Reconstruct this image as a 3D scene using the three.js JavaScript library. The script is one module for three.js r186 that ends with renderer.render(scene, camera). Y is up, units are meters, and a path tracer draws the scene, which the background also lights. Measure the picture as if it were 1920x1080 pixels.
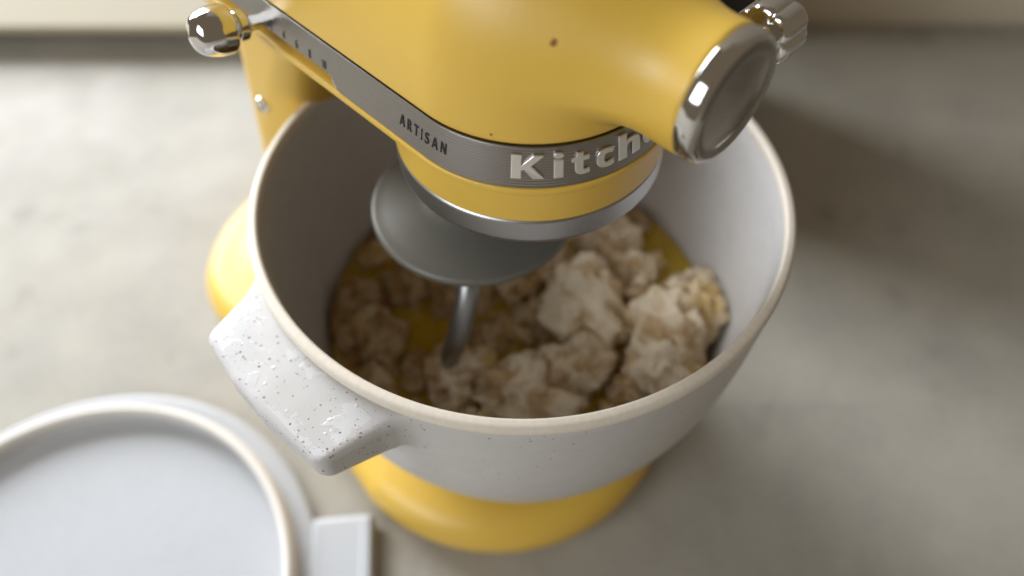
import * as THREE from 'three';
import { mergeGeometries } from 'three/addons/utils/BufferGeometryUtils.js';
import { FontLoader } from 'three/addons/loaders/FontLoader.js';
import { TextGeometry } from 'three/addons/geometries/TextGeometry.js';
import { RoundedBoxGeometry } from 'three/addons/geometries/RoundedBoxGeometry.js';
import { RectAreaLightUniformsLib } from 'three/addons/lights/RectAreaLightUniformsLib.js';
import { ImprovedNoise } from 'three/addons/math/ImprovedNoise.js';

// ------------------------------------------------------------------ camera, light, exposure
const scene = new THREE.Scene();
const camera = new THREE.PerspectiveCamera(2 * Math.atan(540 / 1400) * 180 / Math.PI, 1920 / 1080, 0.02, 20);
const PITCH = 53.56 * Math.PI / 180;
camera.position.set(-0.004, 0.4299, 0.2257);
camera.rotation.set(-PITCH, 0, 0);
camera.focus = 0.251;
camera.userData.fStop = 3.3;
camera.updateMatrixWorld(true);

const renderer = new THREE.WebGLRenderer({ antialias: true });
renderer.setSize(1024, 576);
renderer.toneMapping = THREE.LinearToneMapping;
renderer.toneMappingExposure = 1;
renderer.shadowMap.enabled = true;
scene.background = new THREE.Color().setRGB(0.158, 0.128, 0.092);   // the dim room around the worktop

RectAreaLightUniformsLib.init();
// two windows: one in the far wall behind the sill, one across the room on the near left; width, height, centre, turn about y
const WINDOWS = [
  { w: 2.3, h: 2.4, at: [-1.95, 1.7, -2.05], turn: 0.12 * Math.PI, power: 15.4 },
  { w: 1.4, h: 1.3, at: [-1.55, 1.4, 1.4], turn: Math.PI * 0.72, power: 5.0 },
];
for (const q of WINDOWS) {
  const l = new THREE.RectAreaLight(new THREE.Color().setRGB(0.93, 0.975, 1.04), q.power, q.w, q.h);
  const n = new THREE.Vector3(Math.sin(q.turn), 0, Math.cos(q.turn)), p = new THREE.Vector3(...q.at).addScaledVector(n, 0.012);
  l.position.copy(p); l.lookAt(p.clone().add(n)); scene.add(l);
}

// ------------------------------------------------------------------ helpers
let seed = 12345;
const rnd = () => { seed = (seed * 1664525 + 1013904223) >>> 0; return seed / 4294967296; };
const lerp = (a, b, t) => a + (b - a) * t;
const clamp = (x, a, b) => Math.min(b, Math.max(a, x));
const sstep = (a, b, x) => { const t = clamp((x - a) / (b - a), 0, 1); return t * t * (3 - 2 * t); };
const smin = (a, b, k) => { const h = Math.max(k - Math.abs(a - b), 0) / k; return Math.min(a, b) - h * h * k / 4; };
const smax = (a, b, k) => -smin(-a, -b, k);
const PN = new ImprovedNoise();
const noise = (x, y, z = 0) => PN.noise(x + 31.7, y + 17.3, z + 5.1);
const fbm = (x, y, z = 0, o = 4) => { let s = 0, a = 0.5, f = 1; for (let i = 0; i < o; i++) { s += a * noise(x * f, y * f, z * f + i * 7.7); a *= 0.5; f *= 2.03; } return s; };

const up = new THREE.Vector3(0, 1, 0);
function at(px, py, y) {             // the point at height y that shows at this pixel of the photograph
  const d = new THREE.Vector3((px - 960) / 1400, -(py - 540) / 1400, -1).applyEuler(camera.rotation);
  return camera.position.clone().addScaledVector(d, (y - camera.position.y) / d.y);
}
const taken = {};
function numbered(n) { const k = taken[n] = (taken[n] ?? -1) + 1; return k ? `${n}_${String(k).padStart(3, '0')}` : n; }
function mesh(name, geo, mat, parent = scene) {
  const m = new THREE.Mesh(geo, mat); m.name = parent === scene ? numbered(name) : name;
  m.castShadow = m.receiveShadow = true; parent.add(m); return m;
}
function thing(name, label, category, pos = [0, 0, 0], turn = 0) {
  const g = new THREE.Group(); g.name = numbered(name); g.position.set(...pos); g.rotation.y = turn;
  g.userData = { label, category }; scene.add(g); return g;
}
function structure(name, geo, mat) { const m = mesh(name, geo, mat); m.userData.kind = 'structure'; return m; }

// surface nets over a signed distance field; box = [x0,y0,z0,x1,y1,z1]
function skin(sdf, box, cell, keep) {
  const [x0, y0, z0, x1, y1, z1] = box;
  const nx = Math.ceil((x1 - x0) / cell) + 1, ny = Math.ceil((y1 - y0) / cell) + 1, nz = Math.ceil((z1 - z0) / cell) + 1;
  const F = new Float32Array(nx * ny * nz), I = (i, j, k) => (k * ny + j) * nx + i;
  for (let k = 0; k < nz; k++) for (let j = 0; j < ny; j++) for (let i = 0; i < nx; i++) F[I(i, j, k)] = sdf(x0 + i * cell, y0 + j * cell, z0 + k * cell);
  const V = new Int32Array(nx * ny * nz).fill(-1), pos = [], nor = [], idx = [], e = cell * 0.15;
  const grad = (x, y, z) => { const g = [sdf(x + e, y, z) - sdf(x - e, y, z), sdf(x, y + e, z) - sdf(x, y - e, z), sdf(x, y, z + e) - sdf(x, y, z - e)]; const l = Math.hypot(...g) || 1; return [g[0] / l, g[1] / l, g[2] / l, l / (2 * e)]; };
  const C = [[0, 0, 0], [1, 0, 0], [0, 1, 0], [1, 1, 0], [0, 0, 1], [1, 0, 1], [0, 1, 1], [1, 1, 1]];
  const ED = [[0, 1], [2, 3], [4, 5], [6, 7], [0, 2], [1, 3], [4, 6], [5, 7], [0, 4], [1, 5], [2, 6], [3, 7]];
  for (let k = 0; k < nz - 1; k++) for (let j = 0; j < ny - 1; j++) for (let i = 0; i < nx - 1; i++) {
    const v = C.map(([a, b, c]) => F[I(i + a, j + b, k + c)]);
    let neg = 0; for (const q of v) if (q < 0) neg++;
    if (neg === 0 || neg === 8) continue;
    let n = 0, sx = 0, sy = 0, sz = 0;
    for (const [a, b] of ED) if ((v[a] < 0) !== (v[b] < 0)) { const t = v[a] / (v[a] - v[b]); n++; sx += lerp(C[a][0], C[b][0], t); sy += lerp(C[a][1], C[b][1], t); sz += lerp(C[a][2], C[b][2], t); }
    let x = x0 + (i + sx / n) * cell, y = y0 + (j + sy / n) * cell, z = z0 + (k + sz / n) * cell;
    for (let s = 0; s < 2; s++) { const g = grad(x, y, z), d = clamp(sdf(x, y, z) / Math.max(g[3], 0.2), -cell, cell); x -= g[0] * d; if (j > 0) y -= g[1] * d; z -= g[2] * d; }
    if (j === 0) { y = y0; for (let s = 0; s < 5; s++) { const g = grad(x, y, z), l = Math.hypot(g[0], g[2]) || 1, d = clamp(sdf(x, y, z) / (l * Math.max(g[3], 0.2)), -cell, cell); x -= g[0] / l * d; z -= g[2] / l * d; } }
    const g = grad(x, y, z);
    V[I(i, j, k)] = pos.length / 3; pos.push(x, y, z); nor.push(g[0], g[1], g[2]);
  }
  const quad = (a, b, c, d, flip) => { if (a < 0 || b < 0 || c < 0 || d < 0) return; if (flip) idx.push(a, c, b, a, d, c); else idx.push(a, b, c, a, c, d); };
  for (let k = 0; k < nz - 1; k++) for (let j = 0; j < ny - 1; j++) for (let i = 0; i < nx - 1; i++) {
    const s = F[I(i, j, k)] < 0;
    if (j && k && (F[I(i + 1, j, k)] < 0) !== s) quad(V[I(i, j - 1, k - 1)], V[I(i, j, k - 1)], V[I(i, j, k)], V[I(i, j - 1, k)], !s);
    if (i && k && (F[I(i, j + 1, k)] < 0) !== s) quad(V[I(i - 1, j, k - 1)], V[I(i - 1, j, k)], V[I(i, j, k)], V[I(i, j, k - 1)], !s);
    if (i && j && (F[I(i, j, k + 1)] < 0) !== s) quad(V[I(i - 1, j - 1, k)], V[I(i, j - 1, k)], V[I(i, j, k)], V[I(i - 1, j, k)], !s);
  }
  let out = idx;
  if (keep) { out = []; for (let t = 0; t < idx.length; t += 3) if ([0, 1, 2].some((q) => keep(pos[3 * idx[t + q]], pos[3 * idx[t + q] + 1], pos[3 * idx[t + q] + 2]))) out.push(idx[t], idx[t + 1], idx[t + 2]); }
  const g = new THREE.BufferGeometry();
  g.setAttribute('position', new THREE.Float32BufferAttribute(pos, 3));
  g.setAttribute('normal', new THREE.Float32BufferAttribute(nor, 3));
  const uv = new Float32Array(pos.length / 3 * 2);
  for (let i = 0; i < uv.length / 2; i++) { const ax = Math.abs(nor[3 * i]), ay = Math.abs(nor[3 * i + 1]), az = Math.abs(nor[3 * i + 2]); uv[2 * i] = pos[3 * i] + 0.35 * pos[3 * i + 1]; uv[2 * i + 1] = pos[3 * i + 2] + 0.8 * pos[3 * i + 1]; }
  g.setAttribute('uv', new THREE.BufferAttribute(uv, 2));
  g.setIndex(out);
  return g;
}
const lathe = (pts, n = 128, phi0 = 0, len = Math.PI * 2) => new THREE.LatheGeometry(pts.map(([r, y]) => new THREE.Vector2(r, y)), n, phi0, len);
// polyline with rounded corners -> smoother lathe profiles
function rounded(pts, r, seg = 5) {
  const out = [];
  pts.forEach((p, i) => {
    if (i === 0 || i === pts.length - 1) { out.push([p[0], p[1]]); return; }
    const P = new THREE.Vector2(...p), A = new THREE.Vector2(...pts[i - 1]), B = new THREE.Vector2(...pts[i + 1]);
    const rr = Math.min(p[2] ?? r, P.distanceTo(A) * 0.48, P.distanceTo(B) * 0.48);
    const a = P.clone().lerp(A, rr / P.distanceTo(A)), b = P.clone().lerp(B, rr / P.distanceTo(B));
    for (let s = 0; s <= seg; s++) { const t = s / seg, q = a.clone().multiplyScalar((1 - t) ** 2).addScaledVector(P, 2 * t * (1 - t)).addScaledVector(b, t * t); out.push([q.x, q.y]); }
  });
  return out;
}
function dataTex(w, h, fn, srgb, size) {           // fn(u, v) -> [r, g, b]; size = metres covered by one repeat
  const d = new Uint8Array(w * h * 4);
  for (let y = 0; y < h; y++) for (let x = 0; x < w; x++) { const c = fn(x / w, y / h), o = 4 * (y * w + x); for (let i = 0; i < 3; i++) d[o + i] = clamp(Math.round(c[i] * 255), 0, 255); d[o + 3] = 255; }
  const t = new THREE.DataTexture(d, w, h, THREE.RGBAFormat); t.magFilter = THREE.LinearFilter; t.minFilter = THREE.LinearMipmapLinearFilter; t.generateMipmaps = true;
  t.wrapS = t.wrapT = THREE.RepeatWrapping; if (srgb) t.colorSpace = THREE.SRGBColorSpace;
  if (size) t.repeat.set(1 / size, 1 / size);
  t.needsUpdate = true; return t;
}
const toS = (l) => l <= 0.0031308 ? 12.92 * l : 1.055 * l ** (1 / 2.4) - 0.055;

// ------------------------------------------------------------------ materials
const lin = (r, g, b) => new THREE.Color().setRGB(r, g, b);
const paintRough = dataTex(512, 512, (u, v) => { const f = fbm(u * 9, v * 9, 1.3) * 0.5 + fbm(u * 60, v * 60, 4.2, 3) * 0.35; const q = 0.82 + 0.3 * f; return [q, q, q]; }, false, 0.12);
const paintBump = dataTex(512, 512, (u, v) => { const f = 0.5 + 0.5 * fbm(u * 55, v * 55, 2.2, 3); return [f, f, f]; }, false, 0.09);
const yellow = new THREE.MeshPhysicalMaterial({ color: lin(0.78, 0.50, 0.075), roughness: 0.5, roughnessMap: paintRough, bumpMap: paintBump, bumpScale: 0.00006, clearcoat: 0.2, clearcoatRoughness: 0.34 });
const chrome = new THREE.MeshPhysicalMaterial({ color: lin(0.72, 0.71, 0.69), metalness: 1, roughness: 0.07 });
const brushed = new THREE.MeshPhysicalMaterial({ color: lin(0.35, 0.33, 0.31), metalness: 1, roughness: 0.33 });
const letterMetal = new THREE.MeshPhysicalMaterial({ color: lin(0.9, 0.88, 0.85), metalness: 1, roughness: 0.38 });
const ringMetal = new THREE.MeshPhysicalMaterial({ color: lin(0.46, 0.46, 0.46), metalness: 1, roughness: 0.36 });
const capMetal = new THREE.MeshPhysicalMaterial({ color: lin(0.34, 0.315, 0.285), metalness: 1, roughness: 0.07 });
const ink = new THREE.MeshStandardMaterial({ color: lin(0.012, 0.011, 0.011), roughness: 0.6 });
const hookMat = new THREE.MeshPhysicalMaterial({ color: lin(0.15, 0.142, 0.115), roughness: 0.45, metalness: 0.2 });
const clay = (() => {
  const c = dataTex(512, 512, (u, v) => { const f = fbm(u * 24, v * 24, 3.1) * 0.12 + fbm(u * 150, v * 150, 8, 2) * 0.10; return [toS(0.77 + 0.6 * f), toS(0.695 + 0.6 * f), toS(0.58 + 0.6 * f)]; }, true, 0.05);
  return new THREE.MeshStandardMaterial({ map: c, roughness: 0.6 });
})();
// speckled glaze: brown iron specks in a grey-white glaze
function glaze(size, px, nspeck, sMin, sMax, base, wet) {
  const N = px, sp = new Float32Array(N * N), wetMap = new Float32Array(N * N), bump = new Float32Array(N * N);
  for (let s = 0; s < nspeck; s++) {
    const r = lerp(sMin, sMax, rnd() ** 3) / size * N, cx = rnd() * N, cy = rnd() * N, st = 0.55 + 0.45 * rnd(), el = 0.7 + 0.6 * rnd();
    for (let y = Math.floor(cy - 2 * r - 2); y <= cy + 2 * r + 2; y++) for (let x = Math.floor(cx - 2 * r - 2); x <= cx + 2 * r + 2; x++) {
      const q = Math.hypot((x - cx) * el, y - cy) / r, a = st * (1 - sstep(0.7, 1.25, q)), o = ((y + N) % N) * N + (x + N) % N;
      if (a > sp[o]) sp[o] = a;
    }
  }
  if (wet) for (let y = 0; y < N; y++) for (let x = 0; x < N; x++) { const w = wet(x / N * size, y / N * size); wetMap[y * N + x] = w[0]; bump[y * N + x] = w[1]; }
  const cell = (u, v) => Math.min(N - 1, Math.floor(v * N)) * N + Math.min(N - 1, Math.floor(u * N));
  const map = dataTex(N, N, (u, v) => { const a = sp[cell(u, v)], f = 1 + 0.07 * fbm(u * 14, v * 14, 6.6) + 0.03 * fbm(u * 90, v * 90, 1.6, 2); const b = [0.10, 0.055, 0.035], w = wetMap[cell(u, v)]; return base.map((q, i) => toS(lerp(q * f * (1 + w * (0.19 + 0.035 * i)), b[i], a))); }, true, size);
  const m = { map, clearcoat: 0 };
  if (wet) {
    m.roughnessMap = dataTex(N, N, (u, v) => { const w = wetMap[cell(u, v)]; const q = lerp(0.55, 0.10, w); return [q, q, q]; }, false, size);
    m.bumpMap = dataTex(N, N, (u, v) => { const q = bump[cell(u, v)]; return [q, q, q]; }, false, size);
    m.bumpScale = 0.00028; m.roughness = 1;
  } else m.roughness = 0.4;
  return new THREE.MeshPhysicalMaterial(m);
}
const GLAZE = [0.565, 0.545, 0.52];
const bowlGlaze = glaze(0.12, 1024, 320, 0.00012, 0.00045, GLAZE);
const lidGlaze = glaze(0.2, 512, 60, 0.0002, 0.0004, [0.46, 0.468, 0.475]);

// ------------------------------------------------------------------ setting: worktop, sill, ledge, window
const stone = dataTex(1024, 1024, (u, v) => {
  const a = fbm(u * 5, v * 5, 0.4, 5), b = fbm(u * 17, v * 17, 3.9, 4), c = fbm(u * 140, v * 140, 2.4, 2);
  let k = 1 + 0.24 * a + 0.13 * b + 0.10 * c; const spot = sstep(0.24, 0.36, fbm(u * 11 + 4, v * 11, 9.9, 3)); k *= 1 - 0.12 * spot;
  return [toS(0.40 * k), toS(0.373 * k), toS(0.315 * k * (1 - 0.05 * b))];
}, true, 0.62);
const stoneRough = dataTex(512, 512, (u, v) => { const q = 0.60 + 0.16 * fbm(u * 12, v * 12, 7.2) + 0.05 * fbm(u * 60, v * 60, 1); return [q, q, q]; }, false, 0.5);
const counterMat = new THREE.MeshPhysicalMaterial({ map: stone, roughness: 1, roughnessMap: stoneRough, specularIntensity: 0.6 });
function slab(x0, x1, y0, y1, z0, z1, r = 0.004) {
  const g = new RoundedBoxGeometry(x1 - x0, y1 - y0, z1 - z0, 3, Math.min(r, (y1 - y0) * 0.49)); g.translate((x0 + x1) / 2, (y0 + y1) / 2, (z0 + z1) / 2);
  const p = g.attributes.position, n = g.attributes.normal, uv = g.attributes.uv;
  for (let i = 0; i < p.count; i++) { const a = Math.abs(n.getY(i)) > 0.6; uv.setXY(i, a || Math.abs(n.getZ(i)) > 0.6 ? p.getX(i) : p.getZ(i), a ? p.getZ(i) : p.getY(i)); }
  return g;
}
structure('worktop', slab(-2.1, 2.2, -0.04, 0, -0.410, 1.0, 0.003), counterMat);
const sillMat = new THREE.MeshPhysicalMaterial({ color: lin(0.42, 0.375, 0.28), roughness: 0.85, specularIntensity: 0.5, bumpMap: paintBump, bumpScale: 0.0001 });
structure('window_sill', slab(-2.1, 0.02, 0.0185, 0.0265, -0.698, -0.366, 0.003), sillMat);
structure('sill_base', slab(-2.1, 0.02, -0.04, 0.018, -0.698, -0.412, 0.002), counterMat);
const ledgeMat = new THREE.MeshPhysicalMaterial({ color: lin(0.78, 0.70, 0.56), roughness: 0.6, bumpMap: paintBump, bumpScale: 0.0002 });
structure('back_ledge', slab(0.024, 2.2, -0.04, 0.048, -0.698, -0.412, 0.006), ledgeMat);
const wallMat = new THREE.MeshStandardMaterial({ color: lin(0.55, 0.5, 0.42), roughness: 0.9, bumpMap: paintBump, bumpScale: 0.0004 });
structure('back_wall', slab(-0.29, 2.2, -0.04, 2.4, -0.90, -0.70, 0.003), wallMat);
{ // the windows that light the worktop
  const fm = new THREE.MeshStandardMaterial({ color: lin(0.78, 0.76, 0.7), roughness: 0.5 });
  const pm = new THREE.MeshStandardMaterial({ color: lin(0.1, 0.1, 0.1), emissive: lin(0.93, 0.975, 1.04), emissiveIntensity: 1.2, roughness: 0.2 });
  const words = ['tall white framed window across the room behind the worktop', 'wide white framed window across the room from the worktop'];
  WINDOWS.forEach((q, i) => {
    const g = thing('window', words[i], 'window', q.at, q.turn), b = 0.06;
    const bar = (w, h, x, y) => { const e = new RoundedBoxGeometry(w, h, 0.05, 2, 0.006); e.translate(x, y, -0.03); return e; };
    mesh('frame', mergeGeometries([bar(q.w + 2 * b, b, 0, q.h / 2 + b / 2), bar(q.w + 2 * b, b, 0, -q.h / 2 - b / 2), bar(b, q.h - 0.002, -q.w / 2 - b / 2, 0), bar(b, q.h - 0.002, q.w / 2 + b / 2, 0)]), fm, g);
    mesh('pane', new THREE.BoxGeometry(q.w, q.h, 0.004), pm, g);
  });
}

// ------------------------------------------------------------------ the bowl
const H = 0.20, RO = 0.115, RI = 0.1103;
const bowlR = (y) => {                                   // outer radius of the bowl at height y
  const P = [[0.046, 0.062], [0.05, 0.073], [0.058, 0.084], [0.072, 0.0925], [0.09, 0.0995], [0.11, 0.106], [0.13, 0.1105], [0.15, 0.1128], [0.17, 0.1140], [0.19, 0.1145], [0.2, 0.1147]];
  if (y <= P[0][0]) return P[0][1];
  for (let i = 1; i < P.length; i++) if (y <= P[i][0]) return lerp(P[i - 1][1], P[i][1], (y - P[i - 1][0]) / (P[i][0] - P[i - 1][0]));
  return 0.1147;
};
const bowlRs = (y) => { let s = 0; for (let k = -4; k <= 4; k++) s += bowlR(y + k * 0.0022); return s / 9; };
const bowl = thing('mixing_bowl', 'pale grey speckled ceramic mixing bowl with unglazed cream rim and side handle', 'bowl');
{
  const outer = [[0.0001, 0.046], [0.055, 0.046]];
  for (let y = 0.0465; y < 0.1935; y += 0.0035) outer.push([bowlRs(y), y]);
  outer.push([0.1145, 0.1938], [0.1138, 0.1950]);
  const g = lathe(outer, 192), uv = g.attributes.uv, p = g.attributes.position;
  for (let i = 0; i < p.count; i++) uv.setXY(i, uv.getX(i) * 0.72, p.getY(i));
  mesh('body', g, bowlGlaze, bowl);
  const inner = [];
  inner.push([0.1112, 0.1975], [0.1106, 0.196]);
  for (let y = 0.19; y > 0.057; y -= 0.0035) inner.push([bowlRs(y) - 0.0048, y]);
  inner.push([0.06, 0.0535], [0.03, 0.0525], [0.0001, 0.0525]);
  { const ig = lathe(inner, 160), iu = ig.attributes.uv, ip = ig.attributes.position; for (let i = 0; i < ip.count; i++) iu.setXY(i, iu.getX(i) * 0.72, ip.getY(i) < 0.058 ? Math.hypot(ip.getX(i), ip.getZ(i)) : ip.getY(i) + 0.03); mesh('inner_wall', ig, bowlGlaze, bowl); }
  const rim = rounded([[0.1135, 0.1945], [0.1150, 0.1950, 0.0006], [0.1154, 0.1972, 0.0012], [0.1146, 0.2000, 0.0017], [0.1112, 0.2004, 0.0015], [0.1104, 0.1985, 0.001], [0.1108, 0.1962]], 0.001, 5);
  const rg = lathe(rim, 220), ru = rg.attributes.uv, rp = rg.attributes.position;
  for (let i = 0; i < rp.count; i++) { const ang = ru.getX(i); ru.setXY(i, ang * 0.72, ru.getY(i) * 0.012); }
  mesh('rim', rg, clay, bowl);

  // handle: a tab towards (-1, 0, 1), softly joined to the wall. a = along the tab, b = across
  const S = Math.SQRT1_2;
  const PR = 0.0062, poly = [[0.09, -0.0362], [0.1105, -0.0356], [0.1308, -0.0300], [0.1335, -0.010], [0.1338, 0.008], [0.1315, 0.0338], [0.1105, 0.0380], [0.09, 0.0385]];
  const sdPoly = (x, y) => { let d = 1e9, s = 1; for (let i = 0, j = poly.length - 1; i < poly.length; j = i++) { const [ax, ay] = poly[i], [bx, by] = poly[j]; const ex = bx - ax, ey = by - ay, wx = x - ax, wy = y - ay, t = clamp((wx * ex + wy * ey) / (ex * ex + ey * ey), 0, 1); d = Math.min(d, Math.hypot(wx - ex * t, wy - ey * t)); const c1 = y >= ay, c2 = y < by, c3 = ex * wy > ey * wx; if ((c1 && c2 && c3) || (!c1 && !c2 && !c3)) s = -s; } return s * d; };
  const RND = 0.0032;
  const handle = (x, y, z) => {
    const a = (-x + z) * S, b = (x + z) * S;
    const top = 0.1925 - 0.02 * Math.max(0, a - 0.115) + 0.0003 * noise(a * 60, b * 60) - 0.5 * b * b * 1.5, bot = 0.172 + 0.22 * Math.max(0, a - 0.112);
    const d2 = sdPoly(a, b) - PR + RND, dy = Math.abs(y - (top + bot) / 2) - (top - bot) / 2 + RND;
    const tab = Math.hypot(Math.max(d2, 0), Math.max(dy, 0)) + Math.min(Math.max(d2, dy), 0) - RND;
    const wall = Math.hypot(x, z) - bowlRs(Math.min(y, 0.1935));
    const lid = y - 0.1938;
    return smax(smin(tab, wall, 0.009), lid, 0.002);
  };
  const hg = skin(handle, [-0.128, 0.155, 0.028, -0.025, 0.1985, 0.132], 0.0016, (x, y, z) => Math.hypot(x, z) > bowlRs(Math.min(y, 0.1935)) + 0.00012);
  { const p = hg.attributes.position, uv = hg.attributes.uv; for (let i = 0; i < p.count; i++) uv.setXY(i, p.getX(i) + 0.14, p.getZ(i) - 0.02 + 0.9 * (0.192 - p.getY(i))); }
  // water film, drops and dried glaze patches on the top of the handle (u = x + 0.14, v = z - 0.02)
  const DN = 1024, dropMap = new Float32Array(DN * DN);
  for (let i = 0; i < 380; i++) {
    const cx = rnd() * DN, cy = rnd() * DN, r = (0.00018 + 0.0008 * rnd() ** 5) / 0.12 * DN;
    for (let y = Math.floor(cy - 2 * r); y <= cy + 2 * r; y++) for (let x = Math.floor(cx - 2 * r); x <= cx + 2 * r; x++) {
      const q = Math.hypot(x - cx, y - cy) / r * (1 + 0.5 * noise(x * 0.13, y * 0.13, i)), o = ((y + DN) % DN) * DN + (x + DN) % DN;
      if (q < 1) dropMap[o] = Math.max(dropMap[o], Math.sqrt(1 - q * q) * Math.min(1, r / 7));
    }
  }
  const wet = (u, v) => {
    const n = fbm(u * 48 + 1.3, v * 48 + 0.4, 5.5, 3), edge = fbm(u * 260, v * 260, 2.7, 3);
    const film = sstep(0.0, 0.012, n + 0.24 * edge + 0.075);
    const d = dropMap[Math.min(DN - 1, Math.floor(v / 0.12 * DN)) * DN + Math.min(DN - 1, Math.floor(u / 0.12 * DN))];
    const S2 = Math.SQRT1_2, ha = (0.14 - u + v + 0.02) * S2, hb = (u - 0.14 + v + 0.02) * S2, on = ha > 0.113 && ha < 0.1365 && Math.abs(hb - 0.002) < 0.036;
    if (!on) return [0, 0];
    const thick = sstep(0.10, 0.2, fbm(u * 85 + 9, v * 85 + 2, 1.1, 4)) * film;
    return [Math.max(film, d > 0 ? 1 : 0), clamp(0.08 * film + 0.14 * thick + 0.5 * d + 0.05 * film * edge, 0, 1)];
  };
  mesh('handle', hg, glaze(0.12, 1024, 1500, 0.00013, 0.00046, GLAZE, wet), bowl);
}

// ------------------------------------------------------------------ the stand mixer: local x = forward, y = up, z = side with the speed lever
const mixer = thing('stand_mixer', 'glossy yellow tilt-head stand mixer with steel trim band and chrome hub', 'mixer', [0.003, 0, 0.001], -Math.PI / 4);
const BW = 0.0525, TW = 0.0495, YL = 0.2515, YT = 0.267;          // trim band: half widths and heights at its lower and upper edge
const XB = -0.215;                                               // where the head ends at the back
const capsule2 = (x, z) => x > 0 ? Math.hypot(x, z) : Math.abs(z);
{
  // pedestal: rounded foot with the neck growing out of it
  const stand = (x, y, z) => {
    const t = clamp((x + 0.012) / -0.235, 0, 1), wy = 0.1025 - 0.008 * Math.sin(Math.PI * clamp(t * 1.15, 0, 1)) ;
    const fx = clamp(x, -0.168, -0.013), plan = Math.hypot((x - fx) * (x < -0.168 ? 1.12 : 1), z - lerp(0.008, 0.006, t)) - wy;
    const top = 0.037 - 0.011 * sstep(-0.08, -0.17, x), RD = Math.min(0.019, top * 0.49), dy = Math.abs(y - top / 2) - top / 2 + RD, d2 = plan + RD;
    const foot = Math.hypot(Math.max(d2, 0), Math.max(dy, 0)) + Math.min(Math.max(d2, dy), 0) - RD;
    const k = clamp((y - 0.03) / 0.21, 0, 1);
    const front = lerp(-0.142, -0.083, k * k * k * 0.85 + 0.15 * k), back = lerp(-0.205, -0.150, Math.sqrt(k) * 0.55 + 0.45 * k), hw = lerp(0.047, 0.0470, k);
    const cx = (front + back) / 2, hx = (front - back) / 2, rr = 0.020;
    const qx = Math.abs(x - cx) - hx + rr, qz = Math.abs(z) - hw + rr;
    const plan2 = Math.hypot(Math.max(qx, 0), Math.max(qz, 0)) + Math.min(Math.max(qx, qz), 0) - rr;
    const neck = smax(plan2 * 0.9, y - 0.2415, 0.006);
    return smin(foot, neck, 0.028);
  };
  mesh('pedestal', skin(stand, [-0.30, -0.004, -0.125, 0.115, 0.25, 0.125], 0.0034), yellow, mixer);
  const plate = mesh('bowl_clamp_plate', lathe(rounded([[0.0001, 0.0365], [0.066, 0.0365], [0.068, 0.0378], [0.068, 0.0440], [0.060, 0.0455], [0.0001, 0.0455]], 0.001), 96), ringMetal, mixer);
  plate.position.set(-0.002, 0, 0.0005);
  // hinge pin screw on the neck
  const pin = mesh('hinge_screw', lathe(rounded([[0.0001, 0.0022], [0.0020, 0.0012, 0.0003], [0.0036, 0.0022, 0.0006], [0.0044, 0.0008, 0.0006], [0.0046, -0.003]], 0.0004), 32), chrome, mixer);
  pin.rotation.x = Math.PI / 2; pin.position.set(-0.1325, 0.1927, 0.0470);

  // head shell: bullet-shaped cover with the attachment hub growing out of its front
  const HUBY = 0.2905;
  const shell = (x, y, z) => {
    const wide = 0.0503 + 0.006 * sstep(-0.02, -0.12, x) * sstep(0.27, 0.31, y) - 0.012 * sstep(-0.15, -0.215, x);
    const r = capsule2(x, z) ;
    const h = 0.066 + 0.012 * sstep(0.04, -0.09, x) - 0.016 * sstep(-0.13, -0.22, x);
    const yy = Math.max(0, y - YT), n = 2.35;
    let g = (Math.pow(Math.pow(r / wide, n) + Math.pow(yy / h, n), 1 / n) - 1) * 0.045;
    const tail = Math.hypot(Math.max(0, XB + 0.05 - x), 0) - 0.05; g = smax(g, XB - x, 0.05);
    const lip = 0.0009 * (1 - sstep(0.2682, 0.2699, y));
    const ax = Math.hypot(y - HUBY, z), flare = 0.0208 + 0.003 * sstep(0.066, 0.035, x) * sstep(HUBY - 0.012, HUBY + 0.01, y);
    const hub = smax(ax - flare, x - 0.0742, 0.002);
    return smin(g, smax(hub, -x - 0.01, 0.01), lerp(0.004, 0.022, sstep(0.2675, 0.287, y))) + lip;
  };
  mesh('head_cover', skin(shell, [-0.225, 0.2683, -0.066, 0.0795, 0.356, 0.066], 0.0016), yellow, mixer);
  // contour of the head seen from above, half width w at the nose
  const outline = (w, back = XB + 0.004) => { const s = new THREE.Shape(); s.moveTo(back, -w); s.lineTo(0, -w); s.absarc(0, 0, w, -Math.PI / 2, Math.PI / 2, false); s.lineTo(back, w); s.closePath(); return s; };
  const prism = (w, y0, y1, bevel, back) => { const g = new THREE.ExtrudeGeometry(outline(w - bevel, back), { depth: y1 - y0 - 2 * bevel, bevelEnabled: bevel > 0, bevelThickness: bevel, bevelSize: bevel, bevelSegments: 3, curveSegments: 64 }); g.rotateX(-Math.PI / 2); g.scale(1, 1, 1); g.translate(0, y0 + bevel, 0); return g; };
  mesh('head_core', prism(0.0472, 0.2505, 0.2700, 0.0006), yellow, mixer);
  const lower = mergeGeometries([
    prism(0.0529, 0.2482, 0.2512, 0.0009, -0.212),
    lathe(rounded([[0.0400, 0.2349], [0.0520, 0.2349, 0.0006], [0.0525, 0.2356, 0.0005], [0.0525, 0.2500]], 0.0005), 128).toNonIndexed(),
    (() => { const g = new RoundedBoxGeometry(0.120, 0.014, 0.098, 4, 0.006).toNonIndexed(); g.translate(-0.146, 0.2425, 0); return g; })(),
  ].map((g) => { const q = g.index ? g.toNonIndexed() : g; for (const k of Object.keys(q.attributes)) if (!['position', 'normal', 'uv'].includes(k)) q.deleteAttribute(k); return q; }));
  mesh('lower_housing', lower, yellow, mixer);
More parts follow.
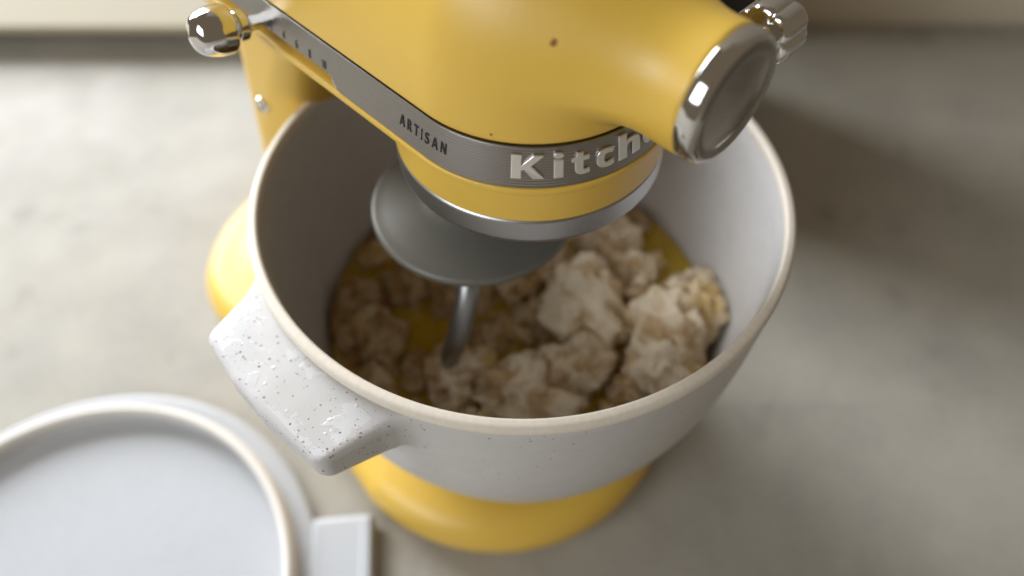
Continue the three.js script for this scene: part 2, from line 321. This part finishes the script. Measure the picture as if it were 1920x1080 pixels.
  mesh('beater_ring', lathe(rounded([[0.0455, 0.2347], [0.0512, 0.2347, 0.0004], [0.0522, 0.2338, 0.0006], [0.0526, 0.2250, 0.001], [0.0512, 0.2222, 0.0016], [0.030, 0.2208], [0.0001, 0.2208]], 0.0006), 160), ringMetal, mixer);

  // trim band: s = run along the outline (0 where the nose starts), v = 0..1 up the band, d = stand-off
  const bandPt = (s, v, d = 0) => {
    const w = lerp(BW, TW, v) + d, y = lerp(YL, YT, v);
    if (s < 0) return new THREE.Vector3(s, y, w);
    const R0 = 0.0515, a = s / R0;
    if (a > Math.PI) return new THREE.Vector3(-(s - Math.PI * R0), y, -w);
    return new THREE.Vector3(Math.sin(a) * w, y, Math.cos(a) * w);
  };
  const ARC = Math.PI * 0.0515;
  {
    const ss = []; for (let x = -0.205; x < -0.054; x += 0.01) ss.push(x); ss.push(-0.0527, -0.0505, -0.0485); for (let x = -0.04; x < -0.001; x += 0.01) ss.push(x);
    for (let i = 0; i <= 96; i++) ss.push(ARC * i / 96); for (let x = 0.01; x < 0.21; x += 0.01) ss.push(ARC + x);
    const NR = 15, per = 6, rows = [];
    const rib = (t) => { const q = t * NR % 1; return q < 0.14 || q > 0.86 ? -0.00011 : q < 0.24 || q > 0.76 ? -0.00004 : 0; };
    for (let j = 0; j <= NR * per; j++) { const v = j / (NR * per); rows.push([v, rib(Math.min(v, 0.9999)) - (v < 0.02 || v > 0.98 ? 0.0003 : 0)]); }
    const prof = [[0.0, -0.0030], ...rows, [1.0, -0.0030]];
    const pos = [], uv = [], idx = [], M = prof.length;
    for (const s of ss) {
      const lift = s < -0.052 ? 0.30 : s < -0.0495 ? 0.30 * (-0.0495 - s) / 0.0025 : 0;            // the band is cut narrower where the lever runs
      for (const [v, d] of prof) { const p = bandPt(s, Math.max(v, lift), d); pos.push(p.x, p.y, p.z); uv.push(s, v * 0.0155); }
    }
    for (let i = 0; i < ss.length - 1; i++) for (let j = 0; j < M - 1; j++) { const a = i * M + j; idx.push(a, a + M, a + 1, a + 1, a + M, a + M + 1); }
    let g = new THREE.BufferGeometry(); g.setAttribute('position', new THREE.Float32BufferAttribute(pos, 3)); g.setAttribute('uv', new THREE.Float32BufferAttribute(uv, 2)); g.setIndex(idx); g.computeVertexNormals();
    const band = mesh('trim_band', g, brushed, mixer);

    // lettering bent round the band
    const bold = await new FontLoader().loadAsync('fonts/droid/droid_sans_bold.typeface.json');
    const regular = await new FontLoader().loadAsync('fonts/droid/droid_sans_regular.typeface.json');
    const bend = (ch, s0, s1, v0, v1, depth, font, bevel, lean = 0) => {
      const tg = new TextGeometry(ch, { font, size: 1, depth: 0.001, curveSegments: 6, bevelEnabled: bevel > 0, bevelThickness: 0.05, bevelSize: 0.03, bevelSegments: 2 });
      tg.computeBoundingBox(); const b = tg.boundingBox, p = tg.attributes.position;
      const bw = ch.match(/[Kdhitl A-Z0-9]/) ? b.max.y : null;
      const v = new THREE.Vector3(), capH = 0.72;
      for (let i = 0; i < p.count; i++) {
        v.fromBufferAttribute(p, i);
        const tx = (v.x - b.min.x) / (b.max.x - b.min.x), q = bandPt(lerp(s0, s1, tx), lerp(v0, v1, v.y / capH), 0.00004 + depth * (v.z - b.min.z) / (b.max.z - b.min.z));
        p.setXYZ(i, q.x, q.y, q.z);
      }
      tg.computeVertexNormals(); return tg;
    };
    const deg = (a) => (90 - a) * Math.PI / 180 * 0.0515;
    const word = [['K', 53.3, 41], ['i', 38, 34], ['t', 31.3, 24.3], ['c', 21.6, 14], ['h', 12.2, 1.5], ['e', -0.3, -8.6], ['n', -11, -20], ['A', -22, -34], ['i', -36.5, -40.5], ['d', -43.5, -53]];
    for (const [c, a0, a1] of word) mesh('letter', bend(c, deg(a0), deg(a1), 0.30, 0.69, 0.0009, bold, 1), letterMetal, band);
    let s = -0.0130; const adv = { A: 0.0027, R: 0.0022, T: 0.0022, I: 0.0007, S: 0.0021, N: 0.0024 };
    for (const c of 'ARTISAN') { mesh('printed_letter', bend(c, s, s + adv[c], 0.38, 0.575, 0.00012, bold, 0), ink, band); s += adv[c] + 0.0013; }
    const num = ['2', '4', '6', '8', '10'];
    num.forEach((c, i) => mesh('printed_number', bend(c, -0.0905 + i * 0.0083, -0.0905 + i * 0.0083 + (c.length > 1 ? 0.0024 : 0.0013), 0.36, 0.51, 0.0001, regular, 0), ink, band));
  }

  // attachment hub cap and its screw knob
  const cap = mesh('hub_cap', lathe(rounded([[0.0001, 0.0052], [0.0135, 0.0046, 0.002], [0.0165, 0.0034, 0.001], [0.0190, 0.0050, 0.0010], [0.0203, 0.0036, 0.0012], [0.0209, 0.0008, 0.0010], [0.0205, -0.0016, 0.0008], [0.0190, -0.0020]], 0.0008, 6), 96), chrome, mixer);
  mesh('cap_face', lathe(rounded([[0.0001, 0.0078], [0.0060, 0.0074, 0.003], [0.0125, 0.0058, 0.003], [0.0155, 0.0050, 0.002], [0.0180, 0.0058, 0.0008], [0.0190, 0.0042]], 0.0006, 5), 80), capMetal, cap);
  cap.rotation.z = -Math.PI / 2; cap.position.set(0.0750, HUBY, 0);
  const knobShape = (r, flats, amp, n = 96) => { const s = new THREE.Shape(); for (let i = 0; i <= n; i++) { const a = i / n * Math.PI * 2, q = Math.abs(Math.cos(a * flats / 2)), rr = r * (1 - amp * (1 - q) ** 1.5); i ? s.lineTo(Math.cos(a) * rr, Math.sin(a) * rr) : s.moveTo(rr, 0); } return s; };
  const knobGeo = (r, len, flats, amp, bev) => { const g = new THREE.ExtrudeGeometry(knobShape(r - bev, flats, amp), { depth: len - 2 * bev, bevelEnabled: true, bevelThickness: bev, bevelSize: bev, bevelSegments: 6, curveSegments: 24 }); g.translate(0, 0, bev); return g; };
  const ak = mesh('attachment_knob', knobGeo(0.0108, 0.0135, 6, 0.2, 0.0026), chrome, mixer);
  ak.position.set(0.0640, HUBY - 0.0055, -0.0375); ak.rotation.y = Math.PI; ak.rotation.z = 0.25;
  const st = mesh('knob_stem', lathe(rounded([[0.0035, 0], [0.0058, 0.001], [0.0062, 0.006], [0.0080, 0.010], [0.0080, 0.0165], [0.0058, 0.0180]], 0.001), 40), chrome, ak);
  st.rotation.x = -Math.PI / 2; st.position.set(0, 0, 0.002);
  st.scale.set(1, 1, 1);

  // speed lever: flat arm coming out of the slot, collar and rounded knob
  const lev = new THREE.Group(); lev.name = 'speed_lever'; mixer.add(lev); lev.position.set(-0.0945, 0.2582, 0.049); lev.rotation.x = -0.24;
  const arm = new RoundedBoxGeometry(0.0075, 0.0028, 0.0185, 2, 0.0008); arm.translate(0, 0, 0.0035); mesh('arm', arm, chrome, lev);
  const col = mesh('collar', lathe(rounded([[0.0001, 0.010], [0.0045, 0.0102], [0.0058, 0.0115], [0.0058, 0.0150], [0.0042, 0.0162], [0.0040, 0.019]], 0.0006), 40), chrome, lev); col.rotation.x = Math.PI / 2;
  const kg = lathe(rounded([[0.0001, 0.0172], [0.0082, 0.0172, 0.0006], [0.0092, 0.0185, 0.0008], [0.0092, 0.0245, 0.003], [0.0070, 0.0310, 0.004], [0.0001, 0.0330]], 0.001, 8), 64);
  const kn = mesh('knob', kg, chrome, lev); kn.rotation.x = Math.PI / 2;

  // dried batter specks on the cover
  const speckMat = new THREE.MeshStandardMaterial({ color: lin(0.24, 0.09, 0.02), roughness: 0.5 });
  mixer.updateMatrixWorld(true);
  const toL = new THREE.Matrix4().copy(mixer.matrixWorld).invert();
  for (const [px, py, r] of [[1038, 80, 0.0009], [921, 252, 0.0004]]) {
    const o = camera.position.clone().applyMatrix4(toL), d = new THREE.Vector3((px - 960) / 1400, -(py - 540) / 1400, -1).applyEuler(camera.rotation).transformDirection(toL);
    let t = 0.12; for (let i = 0; i < 200; i++) { const q = o.clone().addScaledVector(d, t), v = shell(q.x, q.y, q.z); if (v < 0.00002) break; t += Math.max(0.00005, v * 0.5); }
    const q = o.addScaledVector(d, t), e = 0.0004, n = new THREE.Vector3(shell(q.x + e, q.y, q.z) - shell(q.x - e, q.y, q.z), shell(q.x, q.y + e, q.z) - shell(q.x, q.y - e, q.z), shell(q.x, q.y, q.z + e) - shell(q.x, q.y, q.z - e)).normalize();
    const g = new THREE.IcosahedronGeometry(r, 2); const p = g.attributes.position; for (let i = 0; i < p.count; i++) { const f = 1 + 0.5 * noise(p.getX(i) * 1800, p.getY(i) * 1800, p.getZ(i) * 1800 + px); p.setXYZ(i, p.getX(i) * f, p.getY(i) * f * 0.35, p.getZ(i) * f * 1.3); } g.computeVertexNormals();
    const m = mesh('batter_speck', g, speckMat, mixer); m.position.copy(q); m.quaternion.setFromUnitVectors(up, n);
  }
}

// ------------------------------------------------------------------ dough hook under the head
const HX = -0.020, HZ = 0.005;
const hook = thing('dough_hook', 'grey coated dough hook with round shield hanging under the mixer head', 'dough hook', [HX, 0, HZ]);
{
  mesh('shield', lathe(rounded([[0.0075, 0.2208], [0.0085, 0.2120, 0.006], [0.0180, 0.2010, 0.012], [0.0400, 0.1955, 0.006], [0.0436, 0.1950, 0.001], [0.0446, 0.1933, 0.001], [0.0440, 0.1908, 0.001], [0.0415, 0.1912, 0.001], [0.0180, 0.1965, 0.006], [0.0001, 0.198]], 0.001, 6), 128), hookMat, hook);
  const pts = [[0, 0.2, 0], [-0.001, 0.185, 0.014], [-0.003, 0.170, 0.032], [-0.008, 0.150, 0.041], [-0.013, 0.128, 0.038], [-0.013, 0.105, 0.028], [-0.008, 0.085, 0.014], [0.004, 0.072, 0.0]].map((p) => new THREE.Vector3(...p));
  const curve = new THREE.CatmullRomCurve3(pts), T = new THREE.TubeGeometry(curve, 60, 1, 20, false), p = T.attributes.position;
  for (let i = 0; i <= 60; i++) { const c = curve.getPointAt(i / 60), r = 0.0052 - 0.0006 * (i / 60); for (let j = 0; j <= 20; j++) { const o = i * 21 + j; p.setXYZ(o, c.x + (p.getX(o) - c.x) * r, c.y + (p.getY(o) - c.y) * r, c.z + (p.getZ(o) - c.z) * r); } }
  T.computeVertexNormals();
  mesh('hook', T, new THREE.MeshPhysicalMaterial({ color: lin(0.33, 0.325, 0.32), metalness: 1, roughness: 0.4 }), hook);
}

// ------------------------------------------------------------------ flour, egg and oil half mixed in the bowl
const dough = thing('dough_mixture', 'lumpy floury dough with golden liquid, half mixed in the bowl', 'dough', [0, 0.055, 0]);
{
  const oil = new THREE.MeshPhysicalMaterial({ color: lin(0.46, 0.30, 0.025), roughness: 0.05 });
  const R = bowlRs(0.104) - 0.0052, rings = 40, seg = 96, pos = [0, 0.0515, 0], idx = [];
  for (let i = 1; i <= rings; i++) for (let j = 0; j < seg; j++) { const r = R * i / rings, a = j / seg * Math.PI * 2, x = r * Math.cos(a), z = r * Math.sin(a); pos.push(x, 0.0515 + 0.0032 * fbm(x * 80, z * 80, 3.3, 3) * (i < rings ? 1 : 0.2), z); }
  for (let j = 0; j < seg; j++) idx.push(0, 1 + (j + 1) % seg, 1 + j);
  for (let i = 1; i < rings; i++) for (let j = 0; j < seg; j++) { const a = 1 + (i - 1) * seg + j, b = 1 + (i - 1) * seg + (j + 1) % seg; idx.push(a, b, a + seg, b, b + seg, a + seg); }
  const g = new THREE.BufferGeometry(); g.setAttribute('position', new THREE.Float32BufferAttribute(pos, 3)); g.setIndex(idx); g.computeVertexNormals();
  g.setAttribute('uv', new THREE.Float32BufferAttribute(new Float32Array(pos.length / 3 * 2), 2));
  mesh('liquid', g, oil, dough);

  const crumb = new THREE.MeshStandardMaterial({ vertexColors: true, roughness: 0.85 });
  const ridge = (x, y, z) => 0.55 - 1.6 * Math.abs(noise(x, y, z)) + 0.25 * (0.5 - 1.6 * Math.abs(noise(x * 2.1, y * 2.1, z * 2.1 + 3)));
  { // the wet dough the clumps lie in; it rises out of the liquid in places
    const RB = bowlRs(0.100) - 0.0054, nr = 70, na = 200, P = [], C = [], Q = [], pools = [[at(1285, 450, 0.104), 0.038], [at(1230, 400, 0.104), 0.026], [at(790, 690, 0.104), 0.016], [at(1210, 740, 0.104), 0.012]];
    for (let i = 0; i <= nr; i++) for (let j = 0; j < na; j++) {
      const r = RB * Math.sqrt(i / nr), a = j / na * Math.PI * 2, x = r * Math.cos(a), z = r * Math.sin(a);
      let h = 0.0475 + 0.026 * fbm(x * 34, z * 34, 1.7, 3) + 0.003 * ridge(x * 80, z * 80, 4.1); for (const [c, w] of pools) h -= 0.015 * Math.exp(-((x - c.x) ** 2 + (z - c.z) ** 2) / (w * w));
      P.push(x, h, z); const t = sstep(-0.15, 0.2, fbm(x * 60, z * 60, 8.8, 4)), u = sstep(0.05, 0.2, fbm(x * 85 + 3, z * 85, 2.8, 4));
      for (let q = 0; q < 3; q++) C.push(lerp(lerp([0.25, 0.115, 0.028][q], [0.48, 0.31, 0.12][q], t), [0.80, 0.72, 0.60][q], 0.3 * u));
    }
    for (let i = 0; i < nr; i++) for (let j = 0; j < na; j++) { const a = i * na + j, b = i * na + (j + 1) % na; Q.push(a, b, a + na, b, b + na, a + na); }
    const w = new THREE.BufferGeometry(); w.setAttribute('position', new THREE.Float32BufferAttribute(P, 3)); w.setAttribute('color', new THREE.Float32BufferAttribute(C, 3)); w.setIndex(Q); w.computeVertexNormals();
    mesh('wet_dough', w, new THREE.MeshPhysicalMaterial({ vertexColors: true, roughness: 0.45 }), dough);
  }
  let lumpNo = 0;
  const lump = (x, y, z, rx, ry, rz, tone, det = 22) => {
    const g = new THREE.SphereGeometry(1, det * 3, Math.round(det * 1.5)), p = g.attributes.position, col = new Float32Array(p.count * 3), k = ++lumpNo * 3.17;
    const F = [0.75, 0.635, 0.465], W = [[0.52, 0.36, 0.19], [0.60, 0.41, 0.16], [0.40, 0.25, 0.105]][tone];
    for (let i = 0; i < p.count; i++) {
      const a = p.getX(i), b = p.getY(i), c = p.getZ(i);
      const big = fbm(a * 1.2 + k, b * 1.2, c * 1.2, 2), r1 = ridge(a * 1.7 + k, b * 1.7, c * 1.7), r2 = ridge(a * 4.4, b * 4.4 + k, c * 4.4), fine = fbm(a * 16, b * 16 + k, c * 16, 2);
      const f = 0.92 + 0.8 * big + 0.30 * r1 + (tone ? 0.11 : 0.09) * r2 + (tone ? 0.05 : 0.03) * fine;
      p.setXYZ(i, a * f * rx, b * f * ry, c * f * rz);
      const patch = fbm(a * 1.5 + k, b * 1.5 + 9, c * 1.5, 3);
      const fl = sstep(tone ? -0.12 : -0.18, tone ? 0.10 : 0.06, patch + 0.10 * r2 + 0.10 * fine);
      for (let q = 0; q < 3; q++) col[3 * i + q] = lerp(W[q], F[q], fl * [0.9, 0.6, 0.4][tone]) * (1 + 0.14 * fine);
    }
    g.setAttribute('color', new THREE.BufferAttribute(col, 3)); g.computeVertexNormals();
    const m = mesh('dough_lump', g, crumb, dough); m.position.set(x, y - 0.055, z); m.rotation.y = rnd() * 6.28; return m;
  };
  // [pixel, height, radii, tone]
  const big = [[1095, 575, .116, .018, .015, .024, 0], [1080, 690, .113, .015, .012, .012, 0], [1235, 690, .117, .016, .014, .013, 0], [1255, 615, .120, .017, .014, .015, 0], [1335, 600, .119, .013, .014, .015, 1], [1150, 448, .110, .011, .012, .012, 0], [1140, 500, .112, .014, .013, .014, 2], [1265, 555, .121, .008, .008, .008, 0], [990, 745, .112, .021, .014, .016, 0], [855, 745, .108, .016, .010, .012, 2], [1180, 740, .113, .013, .012, .012, 2], [670, 560, .108, .016, .012, .014, 2], [720, 640, .108, .017, .012, .014, 2], [760, 540, .107, .016, .012, .013, 2], [1000, 600, .108, .015, .010, .013, 2], [920, 640, .106, .015, .009, .013, 2], [1040, 500, .110, .015, .012, .013, 2], [1365, 560, .119, .008, .009, .010, 1], [1120, 430, .108, .012, .010, .012, 0], [1300, 700, .112, .012, .012, .010, 1], [700, 720, .105, .016, .010, .012, 2], [960, 530, .108, .016, .012, .016, 2], [860, 560, .107, .018, .011, .015, 2], [1200, 560, .112, .011, .010, .011, 2], [1180, 610, .114, .008, .010, .010, 1], [1310, 530, .116, .007, .007, .007, 0], [790, 700, .106, .013, .009, .012, 2], [640, 640, .106, .011, .009, .010, 2], [1195, 510, .113, .009, .010, .009, 0], [850, 705, .112, .013, .011, .012, 0], [905, 700, .109, .010, .009, .010, 1]];
  for (const [px, py, y, a, b, c, t] of big) { const p = at(px, py, y), r = Math.hypot(p.x, p.z), lim = bowlRs(y) - 0.005 - Math.max(a, c) * 0.95; if (r > lim) { p.x *= lim / r; p.z *= lim / r; } lump(p.x, y - 0.001, p.z, a * [1.16, 1.05, 0.84][t], b * [1.2, 1.1, 0.9][t], c * [1.16, 1.05, 0.84][t], t, 30); }
  for (let i = 0; i < 45; i++) { const a = rnd() * 6.283, r = 0.089 * Math.sqrt(rnd()), s = 0.0025 + 0.007 * rnd() ** 2, x = Math.cos(a) * r, z = Math.sin(a) * r; lump(x, 0.105 + 0.004 * rnd(), z, s * (0.8 + 0.5 * rnd()), s * 0.9, s * (0.8 + 0.5 * rnd()), Math.floor(rnd() * 3), 9); }
}

// ------------------------------------------------------------------ lid lying upside down on the worktop
const ringClay = new THREE.MeshStandardMaterial({ color: lin(0.76, 0.72, 0.65), roughness: 0.6 });
const LID = [-0.2385, 0, 0.1295];
const lid = thing('bowl_lid', 'round pale grey ceramic lid lying upside down on the worktop', 'lid', LID);
{
  mesh('plate', lathe(rounded([[0.0001, 0.0005], [0.10, 0.0005], [0.1308, 0.0035, 0.002], [0.1318, 0.0065, 0.002], [0.1290, 0.0088, 0.002], [0.1175, 0.0080, 0.002]], 0.002), 160), lidGlaze, lid);
  mesh('floor', lathe(rounded([[0.1165, 0.0085], [0.112, 0.0065, 0.004], [0.09, 0.0060], [0.0001, 0.0056]], 0.004), 128), lidGlaze, lid);
  mesh('raised_ring', lathe(rounded([[0.1160, 0.0040], [0.1132, 0.0180, 0.0020], [0.1155, 0.0205, 0.0022], [0.1188, 0.0187, 0.0022], [0.1200, 0.0070]], 0.002, 7), 160), ringClay, lid);
  const tg = new RoundedBoxGeometry(0.036, 0.0085, 0.058, 6, 0.0042); tg.translate(0.1425, 0.0060, -0.010); const t2 = new RoundedBoxGeometry(0.006, 0.003, 0.052, 3, 0.0014); t2.translate(0.1560, 0.0108, -0.010);
  const tab = mesh('tab', tg, lidGlaze, lid); tab.rotation.y = 0.1;
  mesh('edge_bead', t2, lidGlaze, tab);
}

// ------------------------------------------------------------------ dark container behind the mixer
{
  const g = thing('black_canister', 'black matte container just visible behind the mixer hub by the ledge', 'container', [0.104, 0, -0.285]);
  const bm = new THREE.MeshPhysicalMaterial({ color: lin(0.012, 0.012, 0.012), roughness: 0.5 });
  mesh('body', lathe(rounded([[0.0001, 0.0005], [0.074, 0.0005], [0.078, 0.006], [0.078, 0.185], [0.076, 0.190], [0.0001, 0.190]], 0.004), 96), bm, g);
  mesh('lid', lathe(rounded([[0.0001, 0.1905], [0.079, 0.1905], [0.0805, 0.193], [0.0805, 0.212], [0.076, 0.217], [0.0001, 0.218]], 0.003), 96), bm, g);
}

renderer.render(scene, camera);
